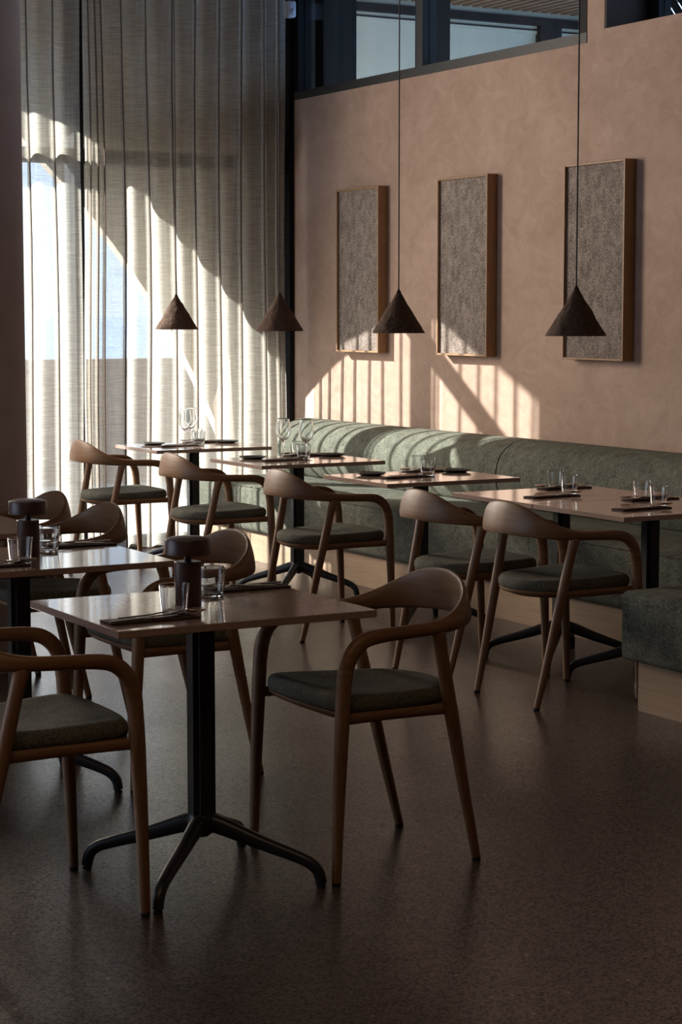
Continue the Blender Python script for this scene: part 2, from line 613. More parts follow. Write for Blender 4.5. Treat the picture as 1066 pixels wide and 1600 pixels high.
# outer arched wall in front of the glazing (its edge shades the curtain and the plaster)
T_ARCH = 0.65
curve = [(2.2, 3.10), (3.0, 3.10), (3.66, 3.00), (3.9, 2.945), (4.21, 2.868), (4.6, 2.775), (4.82, 2.665), (5.06, 2.47), (5.308, 2.227), (5.57, 1.965),
         (5.80, 1.725), (6.04, 1.435), (6.293, 1.09), (6.4, 0.93), (6.62, 0.54), (6.86, 0.02)]
curve = catmull(curve, 4)
apts = [(x - T_ARCH, z + 0.744 * T_ARCH) for x, z in curve]
ya0 = YC + 1.1 * T_ARCH
ya1 = ya0 + 0.10
top = CEIL + 0.9
loop = [(-1.0, top), (-1.0, apts[0][1])] + apts + [(6.5, apts[-1][1]), (6.5, -0.5), (7.2, -0.5), (7.2, top)]
mb = MB()
# build as strips from the curve up to the top / right edge
vs, fs = [], []
up_pts = []
full = [(-1.0, apts[0][1])] + apts + [(6.35, -0.2)]
for i, (x, z) in enumerate(full):
    u = i / (len(full) - 1)
    if u < 0.55:
        ox, oz = x + (7.2 - x) * max(0, u - 0.35) / 0.2 if u > 0.35 else x, top
    else:
        ox, oz = 7.2, top + (-0.2 - top) * (u - 0.55) / 0.45
    up_pts.append((ox, oz))
nn = len(full)
for y in (ya0, ya1):
    vs += [(x, y, z) for x, z in full] + [(x, y, z) for x, z in up_pts]
for k in range(nn - 1):
    fs.append((k, k + 1, nn + k + 1, nn + k))
    fs.append((2 * nn + k + 1, 2 * nn + k, 3 * nn + k, 3 * nn + k + 1))
    fs.append((k + 1, k, 2 * nn + k, 2 * nn + k + 1))
    fs.append((nn + k, nn + k + 1, 3 * nn + k + 1, 3 * nn + k))
for k in (0, nn - 1):
    fs.append((k, nn + k, 3 * nn + k, 2 * nn + k))
struct(link('wall_arch', mesh_from(vs, fs, 'wall_arch', False), 'arch'))
# eaves closing the gap between roof and arch wall
struct(link('ceiling_eaves', MB().box(-4.4, 12.40, CEIL + 0.1, 7.2, 13.0, CEIL + 0.3).mesh('ceiling_eaves', False), 'arch'))
# raking concrete rib between the glass and the arch, close to the corner
vs = []
for y in (12.24, 12.54):
    vs += [(6.15, y, 3.9), (6.02, y, 1.45), (6.10, y, -0.03), (6.70, y, -0.03), (6.70, y, 3.9)]
struct(link('wall_outer_rib', mesh_from(vs, [(0, 1, 2, 3, 4), (9, 8, 7, 6, 5)] + [(k, (k + 1) % 5, 5 + (k + 1) % 5, 5 + k) for k in range(5)], 'wall_outer_rib', False), 'rib'))
# terrace, parapet, sea
struct(link('floor_terrace', MB().box(-8, 12.20, -0.2, 9, 17.2, -0.03).mesh('floor_terrace', False), 'terrace'))
struct(link('wall_parapet', MB().box(-8, 17.0, -0.03, 12, 17.2, 1.115).mesh('wall_parapet', False), 'parapet'))
struct(link('sea', MB().add([(-3000, -600, -6), (3000, -600, -6), (3000, 4000, -6), (-3000, 4000, -6)], [(0, 1, 2, 3)]).mesh('sea', False), 'sea'))

# covered passage behind the clerestory: far glazing under a beam, timber slats overhead
far = bpy.data.objects.new('wall_passage', None)
COL.objects.link(far)
struct(far)
far.location = (9.7, 15.0, 0)
og = (9.7, 15.0, 0)
wpart('cladding', (6.9, 15.0, 2.0, 8.42, 15.2, 4.34), 'frame_black', far, og)
wpart('jamb', (8.42, 14.98, 2.0, 8.53, 15.2, 4.10), 'frame_grey', far, og)
wpart('beam', (8.42, 14.96, 4.10, 11.2, 15.2, 4.168), 'frame_black', far, og)
wpart('upper_strip', (8.42, 15.02, 4.168, 11.2, 15.2, 4.34), 'frosted', far, og)
wpart('top_strip', (8.53, 15.03, 4.03, 11.2, 15.06, 4.10), 'frosted', far, og)
wpart('glazing_bar', (8.53, 15.01, 4.058, 11.2, 15.03, 4.070), 'frame_black', far, og)
wpart('panel', (8.53, 15.05, 2.0, 10.50, 15.08, 4.03), 'frosted', far, og)
wpart('post', (10.50, 14.97, 2.0, 10.73, 15.2, 4.10), 'frame_black', far, og)
wpart('panel', (10.73, 15.05, 2.0, 11.2, 15.08, 4.03), 'frosted', far, og)
wpart('near_post', (8.35, 13.5, 2.0, 8.60, 13.62, 4.19), 'frame_black', far, og)
wpart('cladding', (6.72, 12.16, 2.0, 6.98, 12.57, 4.34), 'frame_black', far, og)
# slanted battens that let the sky through, seen in the second opening
bat = MB().box(-0.012, -0.021, -0.95, 0.012, 0.021, 0.95).mesh('batten', False)
bat.materials.append(M['frame_black'])
for k in range(23):
    b_ = link('batten', bat, None, far)
    b_.location = (8.0 - 9.7, 10.35 - 0.092 * k - 15.0, 3.45)
    b_.rotation_euler = (radians(-42), 0, 0)
roof = bpy.data.objects.new('ceiling_slats', None)
COL.objects.link(roof)
struct(roof)
roof.location = (9.0, 13.0, 4.205)
sm = MB().box(-0.028, -2.2, 0.0, 0.028, 1.95, 0.05).mesh('slat', False)
sm.materials.append(M['slat'])
xx = 7.05
while xx < 11.15:   # timber slats under a boarded roof
    s_ = link('slat', sm, None, roof)
    s_.location = (xx - 9.0, 0, 0)
    xx += 0.105
struct(link('wall_passage_side', MB().box(11.2, 14.6, 2.0, 11.3, 15.2, 4.4).mesh('wall_passage_side', False), 'brown_reveal'))
struct(link('ceiling_passage', MB().box(6.72, 4.6, 4.34, 9.6, 10.7, 4.40).box(6.72, 10.7, 4.34, 11.2, 15.2, 4.40).mesh('ceiling_passage', False), 'brown_reveal'))
ll = bpy.data.lights.new('passage_fill', 'AREA')  # unseen fill light added to brighten the frosted panels
ll.size = 1.2
ll.size_y = 3.0
ll.shape = 'RECTANGLE'
ll.energy = 15
ll.color = (0.92, 1.0, 0.90)
lo_ = bpy.data.objects.new('passage_fill', ll)
COL.objects.link(lo_)
lo_.location = (10.6, 12.4, 2.4)
lo_.rotation_euler = (radians(75), 0, 0)

# round column
cm = MB().lathe([(0.25, 0.0), (0.25, CEIL)], 64)
c_ = link('column', cm.mesh('column'), 'column')
c_.location = (2.81, 8.26, 0)
struct(c_)

# motion sensor on the corner post
t_ = thing('motion_sensor', 'small white motion sensor on the window corner post', 'sensor', (6.345, 11.940, 3.545))
link('housing', bevel_box(-0.032, -0.03, -0.055, 0.032, 0.045, 0.055, 0.014, 3), 'white', t_)
link('lens', MB().lathe([(0.020, 0.0), (0.017, 0.008), (0.010, 0.014), (0.002, 0.016)], 16).mesh('lens'), 'white', t_)
for c_ in t_.children:
    if c_.name.startswith('lens'):
        c_.rotation_euler = (pi / 2, 0, 0)
        c_.location = (0, -0.03, -0.018)

# ---------------------------------------------------------------- curtains
def curtain(name, label, x0, x1, pleats, seed, z1=CEIL - 0.02):
    rnd = random.Random(seed)
    plan = []
    xs = [x0] + pleats + [x1]
    for i in range(len(xs) - 1):
        a_, b_ = xs[i], xs[i + 1]
        d = b_ - a_
        amp = rnd.uniform(0.030, 0.050) * min(1.0, d / 0.15)
        if i == 0:
            plan.append((a_, 0.0))
        plan.append((a_ + 0.12 * d, 0.10 * amp))
        plan.append((a_ + 0.34 * d, 0.85 * amp))
        plan.append((a_ + 0.56 * d, amp))
        plan.append((a_ + 0.78 * d, 0.45 * amp))
        plan.append((a_ + 0.90 * d, 0.08 * amp))
        if i == len(xs) - 2:
            plan.append((b_, 0.0))
        if i < len(xs) - 2:      # a tight fold, three layers deep
            k = rnd.uniform(0.55, 0.95) * min(1.0, d / 0.10)
            plan += [(b_ + 0.006, -0.004), (b_ + 0.013 * k, -0.022 * k), (b_ - 0.004, -0.030 * k), (b_ - 0.014 * k, -0.016 * k), (b_ - 0.003, 0.004)]
    plan = catmull(plan, 5)
    rows = [0.012, 0.5, 1.0, 1.5, 2.0, 2.5, 3.0, 3.5, z1]
    ph = [rnd.uniform(0, 6.28) for _ in range(4)]
    vs, fs = [], []
    for z in rows:
        for (x, y) in plan:
            q = 0.6 + 0.4 * (1 - z / z1)
            vs.append((x + 0.008 * sin(2.1 * z + ph[0] + 3 * x), YC + y * (0.75 + 0.5 * q) + 0.010 * sin(1.3 * z + ph[1] + 7 * x) + 0.006 * sin(17 * x + ph[2] + z), z))
    nn = len(plan)
    for r in range(len(rows) - 1):
        for k in range(nn - 1):
            fs.append((r * nn + k, r * nn + k + 1, (r + 1) * nn + k + 1, (r + 1) * nn + k))
    ob = link(name, mesh_from(vs, fs, name, True, 180), 'sheer')
    for xp in pleats:      # dark strips that paint the shade lines of the folds
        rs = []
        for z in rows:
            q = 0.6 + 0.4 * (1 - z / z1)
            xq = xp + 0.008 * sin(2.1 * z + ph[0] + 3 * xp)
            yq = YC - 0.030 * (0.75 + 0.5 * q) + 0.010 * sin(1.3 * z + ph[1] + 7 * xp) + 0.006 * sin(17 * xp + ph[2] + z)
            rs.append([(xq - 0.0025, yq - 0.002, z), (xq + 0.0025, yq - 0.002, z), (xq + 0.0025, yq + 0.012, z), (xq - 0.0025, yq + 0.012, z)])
        link('pleat_shade', MB().rings(rs).mesh('pleat_shade', False), 'pleat_shade', ob)
    return tag(ob, label, 'curtain')
def cx(px):
    """x on the curtain plane for a vertical fold seen near eye level at this column of the photo."""
    a_ = YAW + math.atan((px - 533) * cos(TILT) / F_PX)
    return YC * math.tan(a_)
curtain('sheer_curtain', 'sheer linen curtain beside the column with blue sky behind', 3.62, cx(129.3), [3.78, 3.95, 4.12, 4.29, cx(47), cx(88)], 3)
curtain('sheer_curtain', 'wide sheer linen curtain reaching the plaster wall behind the bench', cx(133.6), cx(446.5),
        [cx(140), cx(151), cx(161), cx(193), cx(231), cx(272), cx(305), cx(342), cx(375), cx(411), cx(433)], 5)

# ---------------------------------------------------------------- artworks
def artwork(yc, label):
    t = thing('wall_panel', label, 'artwork', (XW, yc, 1.285), 0, 'framed felt panels on the plaster wall')
    W, Hh, D, L = 0.535, 1.035, 0.072, 0.012
    h = W / 2
    for nm, bx in (('frame_side', (-D, -h, 0, -0.001, -h + L, Hh)), ('frame_side', (-D, h - L, 0, -0.001, h, Hh)),
                   ('frame_bottom', (-D, -h + L, 0, -0.001, h - L, L)), ('frame_top', (-D, -h + L, Hh - L, -0.001, h - L, Hh))):
        link(nm, bevel_box(*bx, 0.0015, 1), 'oak_frame', t)
    link('felt_panel', MB().box(-D + 0.016, -h + L, L, -0.004, h - L, Hh - L).mesh('felt_panel', False), 'art_felt', t)
    return t
artwork(11.02, 'oak-framed felt panel nearest the sheer curtain')
artwork(9.80, 'middle oak-framed felt panel above the green bench')
artwork(8.53, 'oak-framed felt panel farthest from the curtain')

# ---------------------------------------------------------------- bench
def bench_profile_back():
    # x measured from the wall (negative = into the room), z
    p = [(0.0, 0.455), (-0.215, 0.455), (-0.262, 0.52), (-0.285, 0.60), (-0.282, 0.67), (-0.255, 0.735), (-0.205, 0.785), (-0.14, 0.812), (-0.07, 0.822), (-0.02, 0.815), (0.0, 0.80)]
    sm_ = catmull(p[1:10], 4)
    return [p[0]] + sm_ + [p[-1]]
def extr(profile, y0, y1, r=0.03, steps=4):
    cxm = sum(p[0] for p in profile) / len(profile)
    czm = sum(p[1] for p in profile) / len(profile)
    rs = []
    def ring(y, s):
        return [(cxm + (x - cxm) * s, y, czm + (z - czm) * s) for x, z in profile]
    size = 0.17
    for k in range(steps + 1):
        a = pi / 2 * k / steps
        rs.append(ring(y0 + r * (1 - sin(a)), 1 - r / size * (1 - cos(a - pi / 2 + pi / 2) if False else 1 - sin(a)) * 0.8 if False else 1 - (r / size) * (1 - sin(a)) ** 1.5))
    rs2 = []
    for k in range(steps, -1, -1):
        a = pi / 2 * k / steps
        rs2.append(ring(y1 - r * (1 - sin(a)), 1 - (r / size) * (1 - sin(a)) ** 1.5))
    # rings must run in order of y: first half from the end face inward
    return rs + rs2
def rounded_rect(x0, z0, x1, z1, r, seg=4):
    out = []
    for cx_, cz_, a0 in ((x1 - r, z1 - r, 0), (x0 + r, z1 - r, pi / 2), (x0 + r, z0 + r, pi), (x1 - r, z0 + r, 3 * pi / 2)):
        for k in range(seg + 1):
            a = a0 + pi / 2 * k / seg
            out.append((cx_ + r * cos(a), cz_ + r * sin(a)))
    return out
def bench(label, y0, y1, seams, base):
    t = thing('bench', label, 'bench', (XW, (y0 + y1) / 2, 0), 0, 'green upholstered bench along the wall')
    o_ = (y0 + y1) / 2
    cuts = [y0] + seams + [y1]
    link('plinth', MB().box(5.58 - XW, y0 - o_ + 0.01, 0, -0.005, y1 - o_ - base, 0.18).mesh('plinth', False), 'oak_plinth', t)
    for a_, b_ in zip(cuts[:-1], cuts[1:]):
        prof = rounded_rect(5.535 - XW, 0.182, -0.004, 0.472, 0.035)
        link('seat_cushion', MB().rings(extr(prof, a_ - o_ + 0.001, b_ - o_ - 0.001, 0.02)).mesh('seat_cushion', True, 60), 'bench_fabric', t)
        # piping along the top front edge
        mbp = MB()
        tube(mbp, [(5.541 - XW, a_ - o_ + 0.02, 0.463), (5.541 - XW, b_ - o_ - 0.02, 0.463)], 0.004, 8)
        link('piping', mbp.mesh('piping'), 'bench_fabric', t)
    prof = [(x - 0.004, z + 0.017) for x, z in bench_profile_back()]
    link('backrest', MB().rings(extr(prof, y0 - o_ + 0.005, y1 - o_ - 0.005, 0.045, 6)).mesh('backrest', True, 60), 'bench_fabric', t)
    return t
SEAM = 9.10
bench('green tweed bench section by the curtain, oak plinth below', SEAM, 11.70, [10.20, 10.93], 0.05)
bench('green tweed bench section behind the joined tables, oak plinth below', 6.13, SEAM, [7.55], 0.0)
t_ = thing('bench', 'backless dark green bench end at the right edge of the room', 'bench', (5.5, 5.4, 0), 0)
link('plinth', MB().box(4.735 - 5.5, 4.6 - 5.4, 0, 6.38 - 5.5, 6.055 - 5.4, 0.195).mesh('plinth', False), 'oak_plinth', t_)
link('seat_cushion', bevel_box(4.685 - 5.5, 4.55 - 5.4, 0.196, 6.385 - 5.5, 6.115 - 5.4, 0.468, 0.028, 4), 'bench_fabric', t_)
mbp = MB()
tube(mbp, [(4.694 - 5.5, 4.6 - 5.4, 0.458), (4.694 - 5.5, 6.09 - 5.4, 0.458)], 0.004, 8)
link('piping', mbp.mesh('piping'), 'bench_fabric', t_)

# ---------------------------------------------------------------- chair (faces +x, origin on the floor)
def build_chair_meshes():
    me = {}
    # bent top rail: arm, back, arm
    half = [  # x, y, z, nx, ny, nz, thickness, height, tilt
        (0.2120, 0.2450, 0.545, 0, 1, 0, 0.0390, 0.0420, 0),
        (0.2050, 0.2455, 0.590, 0, 1, 0, 0.0390, 0.0420, 0),
        (0.1870, 0.2465, 0.630, 0, 1, 0, 0.0390, 0.0420, 0),
        (0.1550, 0.2475, 0.657, 0, 1, 0, 0.0385, 0.0410, 0),
        (0.1100, 0.2480, 0.668, 0, 1, 0, 0.0380, 0.0390, 0),
        (0.0400, 0.2480, 0.672, 0, 1, 0, 0.0380, 0.0370, 0),
        (-0.0300, 0.2470, 0.675, -0.05, 1, 0, 0.0390, 0.0370, 0),
        (-0.0850, 0.2430, 0.679, -0.15, 1, 0, 0.0400, 0.0400, 0.02),
        (-0.1350, 0.2310, 0.686, -0.4, 0.95, 0, 0.0370, 0.0500, 0.05),
        (-0.1850, 0.2050, 0.699, -0.65, 0.78, 0, 0.0300, 0.0700, 0.10),
        (-0.2270, 0.1640, 0.715, -0.82, 0.58, 0, 0.0245, 0.0960, 0.15),
        (-0.2520, 0.1100, 0.729, -0.94, 0.33, 0, 0.0215, 0.1180, 0.18),
        (-0.2650, 0.0500, 0.737, -0.99, 0.12, 0, 0.0205, 0.1280, 0.20),
        (-0.2680, 0.0000, 0.739, -1, 0, 0, 0.0200, 0.1300, 0.20)]
    other = [(x, -y, z, nx, -ny, nz, a_, b_, tl_) for (x, y, z, nx, ny, nz, a_, b_, tl_) in half[:-1]][::-1]
    path = catmull(half + other, 4)
    path = [(p[0], p[1], p[2], p[3], p[4], p[5], p[6], p[7], -p[8]) for p in path]
    me['top_rail'] = sweep(MB(), path, 18, 2.25).mesh('top_rail', True, 70)
    # front legs: continue the rail down
    for s, nm in ((1, 'fl'), (-1, 'fr')):
        pts = [(0.2350, 0.2440 * s, 0.010), (0.2290, 0.2445 * s, 0.20), (0.2200, 0.2450 * s, 0.40), (0.2160, 0.2450 * s, 0.48), (0.2120, 0.2450 * s, 0.548)]
        sz = [0.0265, 0.0330, 0.0400, 0.0420, 0.0410]
        path = catmull([(p[0], p[1], p[2], 0, s, 0, z_ * 0.95, z_) for p, z_ in zip(pts, sz)], 4)
        me[nm] = sweep(MB(), path, 14, 2.1).mesh('leg', True, 70)
        pts = [(-0.2350, 0.2100 * s, 0.010), (-0.1850, 0.2190 * s, 0.22), (-0.1360, 0.2290 * s, 0.44), (-0.1010, 0.2370 * s, 0.60), (-0.0880, 0.2410 * s, 0.655), (-0.078, 0.2425 * s, 0.678)]
        sz = [0.0255, 0.0330, 0.0400, 0.0370, 0.0410, 0.034]
        path = catmull([(p[0], p[1], p[2], 0, s, 0, z_ * 0.95, z_) for p, z_ in zip(pts, sz)], 4)
        me['r' + nm[1]] = sweep(MB(), path, 14, 2.1).mesh('leg', True, 70)
    me['glide_f'] = MB().lathe([(0.0115, 0.0), (0.0125, 0.0015), (0.0125, 0.0105)], 12).mesh('glide')
    # seat outline (half), front to back
    hl = [(0.232, 0.0), (0.229, 0.10), (0.219, 0.18), (0.198, 0.2155), (0.14, 0.2195), (0.05, 0.2135), (-0.05, 0.2020), (-0.13, 0.1780), (-0.19, 0.1300), (-0.220, 0.0650), (-0.228, 0.0)]
    full_ = hl + [(x, -y) for x, y in hl[1:-1][::-1]]
    sm_ = catmull(full_ + [full_[0]], 4)[:-1]
    def seat_ring(sc, z, dish):
        return [(x * sc + 0.0, y * sc, z + dish * (1 - sc) + 0.010 * (x * sc / 0.23) * (1 if x > 0 else 0.2)) for x, y in sm_]
    rs = [seat_ring(0.965, 0.452, 0), seat_ring(0.995, 0.459, 0), seat_ring(1.0, 0.472, 0), seat_ring(0.992, 0.484, 0), seat_ring(0.965, 0.4935, 0), seat_ring(0.92, 0.498, 0)]
    for sc in (0.8, 0.65, 0.5, 0.35, 0.2, 0.06):
        rs.append(seat_ring(sc, 0.499, -0.014))
    me['seat_cushion'] = MB().rings(rs).mesh('seat_cushion', True, 80)
    rs = [seat_ring(0.5, 0.422, 0), seat_ring(0.80, 0.425, 0), seat_ring(0.94, 0.437, 0), seat_ring(0.985, 0.4475, 0), seat_ring(0.985, 0.4535, 0)]
    me['seat_shell'] = MB().rings(rs).mesh('seat_shell', True, 60)
    for s, nm in ((1, 'rail_l'), (-1, 'rail_r')):
        mb_ = MB()
        sweep(mb_, catmull([(0.212, 0.2340 * s, 0.448, 0, 1, 0, 0.020, 0.030), (0.05, 0.222 * s, 0.446, 0, 1, 0, 0.022, 0.028), (-0.128, 0.2200 * s, 0.444, 0, 1, 0, 0.020, 0.030)], 4), 10, 3)
        me[nm] = mb_.mesh('seat_rail', True, 60)
    return me
CH = build_chair_meshes()
def chair(label, x, y, rz, group):
    t = thing('armchair', label, 'chair', (x, y, 0), rz, group)
    link('seat_cushion', CH['seat_cushion'], 'seat_fabric', t)
    link('seat_shell', CH['seat_shell'], 'wood_rail', t)
    link('seat_rail', CH['rail_l'], 'wood_rail', t)
    link('seat_rail', CH['rail_r'], 'wood_rail', t)
    link('top_rail', CH['top_rail'], 'wood_rail', t)
    for k, (gx, gy) in (('fl', (0.235, 0.244)), ('fr', (0.235, -0.244)), ('rl', (-0.2355, 0.21)), ('rr', (-0.2355, -0.21))):
        lg = link('leg', CH[k], 'wood_leg', t)
        g = link('glide', CH['glide_f'], 'glide', lg)
        g.location = (gx, gy, 0)
    return t
GA, GB = 'armchairs at the freestanding tables', 'armchairs facing the green bench'
chair('oak armchair at the near lamp table with its back to the right', 2.790, 4.800, pi, GA)
chair('oak armchair cut off by the left edge at the near lamp table', 1.765, 4.808, 0, GA)
chair('oak armchair right of the second lamp table, behind the near table', 2.736, 6.030, pi, GA)
chair('oak armchair facing left beyond the second lamp table', 2.742, 7.125, pi, GA)
chair('oak armchair facing left just in front of the round column', 2.747, 7.700, pi, GA)
chair('oak armchair nearest the sheer curtain, its seat sunlit', 4.600, 10.810, 0, GB)
chair('oak armchair at the bench-side table with two tall wine glasses', 4.610, 9.560, 0, GB)
chair('oak armchair in the middle of the row facing the bench', 4.590, 8.300, 0, GB)
chair('oak armchair farther from the camera at the joined tables', 4.605, 7.062, 0, GB)
chair('oak armchair closest to the camera facing the bench', 4.625, 6.452, 0, GB)

# ---------------------------------------------------------------- pedestal table (origin on the floor)
TH = 0.74
def build_table_meshes():
    me = {}
    me['top'] = bevel_box(-0.375, -0.31, TH - 0.020, 0.375, 0.31, TH, 0.0015, 1, 'tabletop')
    me['plate'] = bevel_box(-0.15, -0.15, TH - 0.027, 0.15, 0.15, TH - 0.0205, 0.002, 1, 'mount_plate')
    # extruded column with grooved corners
    a, c, r = 0.033, 0.019, 0.004
    prof = [(a, -c), (a, c), (c + 0.004, c), (c + 0.004, c + 0.004), (c, c + 0.004), (c, a), (-c, a), (-c, c + 0.004), (-c - 0.004, c + 0.004), (-c - 0.004, c), (-a, c), (-a, -c),
            (-c - 0.004, -c), (-c - 0.004, -c - 0.004), (-c, -c - 0.004), (-c, -a), (c, -a), (c, -c - 0.004), (c + 0.004, -c - 0.004), (c + 0.004, -c)]
    me['column'] = MB().rings([[(x, y, z) for x, y in prof] for z in (0.165, TH - 0.028)]).mesh('column', True, 20)
    me['hub'] = MB().lathe([(0.020, 0.118), (0.034, 0.130), (0.040, 0.150), (0.040, 0.172), (0.036, 0.180)], 20).mesh('hub')
    d = 1 / sqrt(2)
    pr = [(0.012, 0.156, 0.042, 0.052), (0.05, 0.150, 0.040, 0.050), (0.16, 0.113, 0.036, 0.040), (0.27, 0.079, 0.032, 0.033), (0.310, 0.062, 0.031, 0.032), (0.331, 0.040, 0.030, 0.031), (0.338, 0.010, 0.028, 0.030)]
    path = catmull([(p[0], 0, p[1], 0, 1, 0, p[2], p[3]) for p in pr], 5)
    me['leg'] = sweep(MB(), path, 14, 2.6).mesh('leg', True, 60)
    me['glide'] = MB().lathe([(0.012, 0.0), (0.013, 0.002), (0.012, 0.006), (0.006, 0.008), (0.006, 0.014)], 14, 0.338, 0).mesh('glide')
    return me
TM = build_table_meshes()
def table(label, x, y, group, bo=(0, 0)):
    t = thing('pedestal_table', label, 'table', (x, y, 0), 0, group)
    link('tabletop', TM['top'], 'table', t)
    for nm, k in (('mount_plate', 'plate'), ('column', 'column'), ('hub', 'hub')):
        link(nm, TM[k], 'black', t).location = (bo[0], bo[1], 0)
    for k in range(4):
        lg = link('leg', TM['leg'], 'black', t)
        lg.location = (bo[0], bo[1], 0)
        lg.rotation_euler = (0, 0, pi / 4 + k * pi / 2)
        link('glide', TM['glide'], 'glide', lg)
    return t
GT, GU = 'freestanding pedestal tables', 'pedestal tables along the bench'
tA = (2.305, 4.865)
tB = (2.285, 6.105)
table('square-topped pedestal table with lamp nearest the camera', *tA, GT, (-0.03, -0.06))
table('pedestal table with lamp at the left edge, second from the camera', *tB, GT, (-0.065, -0.05))
table('pedestal table cut off at the left edge behind the second lamp', 2.285, 7.115, GT, (-0.07, 0.0))
table('pedestal table at the far left beside the round column', 2.285, 7.737, GT, (-0.07, 0.0))
T = [(5.10, 10.86), (5.10, 9.53), (5.10, 8.25), (5.125, 7.112), (5.125, 6.488)]
table('pedestal table beside the curtain set with wine glasses', *T[0], GU)
table('pedestal table second from the curtain, two wine glasses on it', *T[1], GU)
table('single pedestal table with two plates in the middle of the bench', *T[2], GU)
table('pedestal table, farther half of the two joined tables', *T[3], GU)
table('pedestal table, nearer half of the two joined tables', *T[4], GU)

# ---------------------------------------------------------------- pendants
def build_pendant():
    seg, rows = 96, 44
    R, Hh = 0.1285, 0.197
    rs = []
    def rad(k, u, z0):
        a = 2 * pi * k / seg
        r = 0.010 + (R - 0.010) * u
        p = Vector((cos(a) * r * 26, sin(a) * r * 26, z0 * 26))
        q = mnoise.noise(p) * 0.0034 + mnoise.noise(p * 2.3) * 0.0026
        return r + q * min(1, u * 6)
    for i in range(rows + 1):
        u = i / rows
        z = Hh * (1 - u)
        rs.append([(rad(k, u, z) * cos(2 * pi * k / seg), rad(k, u, z) * sin(2 * pi * k / seg), z) for k in range(seg)])
    rs.append([((R - 0.006) * cos(2 * pi * k / seg), (R - 0.006) * sin(2 * pi * k / seg), 0.001) for k in range(seg)])
    rs.append([(0.012 * cos(2 * pi * k / seg), 0.012 * sin(2 * pi * k / seg), Hh - 0.022) for k in range(seg)])
    return MB().rings(rs).mesh('shade', True, 60)
PM = build_pendant()
cap_m = MB().lathe([(0.011, 0.192), (0.011, 0.201), (0.006, 0.206), (0.003, 0.216)], 16).mesh('cap')
LZ = 1.436
cord_m = tube(MB(), [(0, 0, 0.21), (0, 0, CEIL - LZ)], 0.0032, 8).mesh('cord')
rose_m = MB().lathe([(0.045, CEIL - LZ - 0.025), (0.05, CEIL - LZ - 0.02), (0.05, CEIL - LZ - 0.001)], 24).mesh('ceiling_rose')
for (x, y), lab in zip([(5.01, 10.885), (5.01, 9.56), (5.01, 8.315), (5.01, 6.865)],
                       ['brown cone pendant nearest the sheer curtain', 'brown cone pendant second from the curtain', 'dark cone pendant between the two left wall panels', 'largest dark cone pendant in front of the right wall panel']):
    t = thing('pendant_lamp', lab, 'pendant lamp', (x, y, LZ), random.uniform(0, 6), 'cone pendants over the bench tables')
    link('shade', PM, 'pulp', t)
    link('cap', cap_m, 'cord', t)
    link('cord', cord_m, 'cord', t)
    link('ceiling_rose', rose_m, 'cord', t)

# ---------------------------------------------------------------- portable table lamps
lamp_parts = {
    'base': MB().lathe([(0.0355, 0.0), (0.0365, 0.0015), (0.0365, 0.121), (0.035, 0.1225), (0.004, 0.123)], 40).mesh('base', True, 35),
    'neck': MB().lathe([(0.010, 0.123), (0.010, 0.145)], 20).mesh('neck'),
    'head': MB().lathe([(0.055, 0.1415), (0.0605, 0.142), (0.062, 0.1435), (0.062, 0.182), (0.0605, 0.1845), (0.045, 0.1885), (0.025, 0.1905), (0.004, 0.191)], 48).mesh('head', True, 35)}
for (x, y), lab in (((2.268, 4.868), 'maroon cordless table lamp on the nearest table'), ((2.278, 6.115), 'maroon cordless table lamp on the table at the left edge')):
    t = thing('table_lamp', lab, 'table lamp', (x, y, TH), 0, 'cordless table lamps')
    link('base', lamp_parts['base'], 'maroon', t)
    link('neck', lamp_parts['neck'], 'black', t)
    link('head', lamp_parts['head'], 'maroon', t)

# ---------------------------------------------------------------- tableware
def tumbler_mesh():
    p = [(0.001, 0.0), (0.029, 0.0), (0.0310, 0.0004), (0.0328, 0.0016), (0.0336, 0.0036), (0.0340, 0.008), (0.0403, 0.080), (0.04045, 0.0822), (0.0400, 0.0829), (0.0394, 0.0829), (0.0390, 0.0822), (0.0388, 0.080), (0.0327, 0.0125), (0.0322, 0.0095), (0.0305, 0.0072), (0.027, 0.0062), (0.024, 0.006), (0.001, 0.006)]
    return MB().lathe(p, 32, cap0=True, cap1=True).mesh('tumbler', True, 80)
def wine_mesh():
    p = [(0.001, 0.0), (0.036, 0.0), (0.036, 0.0012), (0.012, 0.004), (0.0045, 0.010), (0.0038, 0.03), (0.0038, 0.085), (0.006, 0.095), (0.020, 0.107), (0.036, 0.128), (0.0425, 0.150), (0.0415, 0.172), (0.034, 0.215), (0.0325, 0.222),
         (0.0318, 0.222), (0.0333, 0.215), (0.0405, 0.172), (0.0415, 0.150), (0.035, 0.129), (0.019, 0.109), (0.005, 0.100), (0.001, 0.099)]
    return MB().lathe(p, 32).mesh('wine_glass', True, 80)
def plate_mesh():
    p = [(0.001, 0.0), (0.048, 0.0), (0.052, 0.003), (0.070, 0.009), (0.0755, 0.0135), (0.0745, 0.015), (0.068, 0.0125), (0.055, 0.008), (0.001, 0.0065)]
    return MB().lathe(p, 40).mesh('plate', True, 50)
TUM, WIN, PLA = tumbler_mesh(), wine_mesh(), plate_mesh()
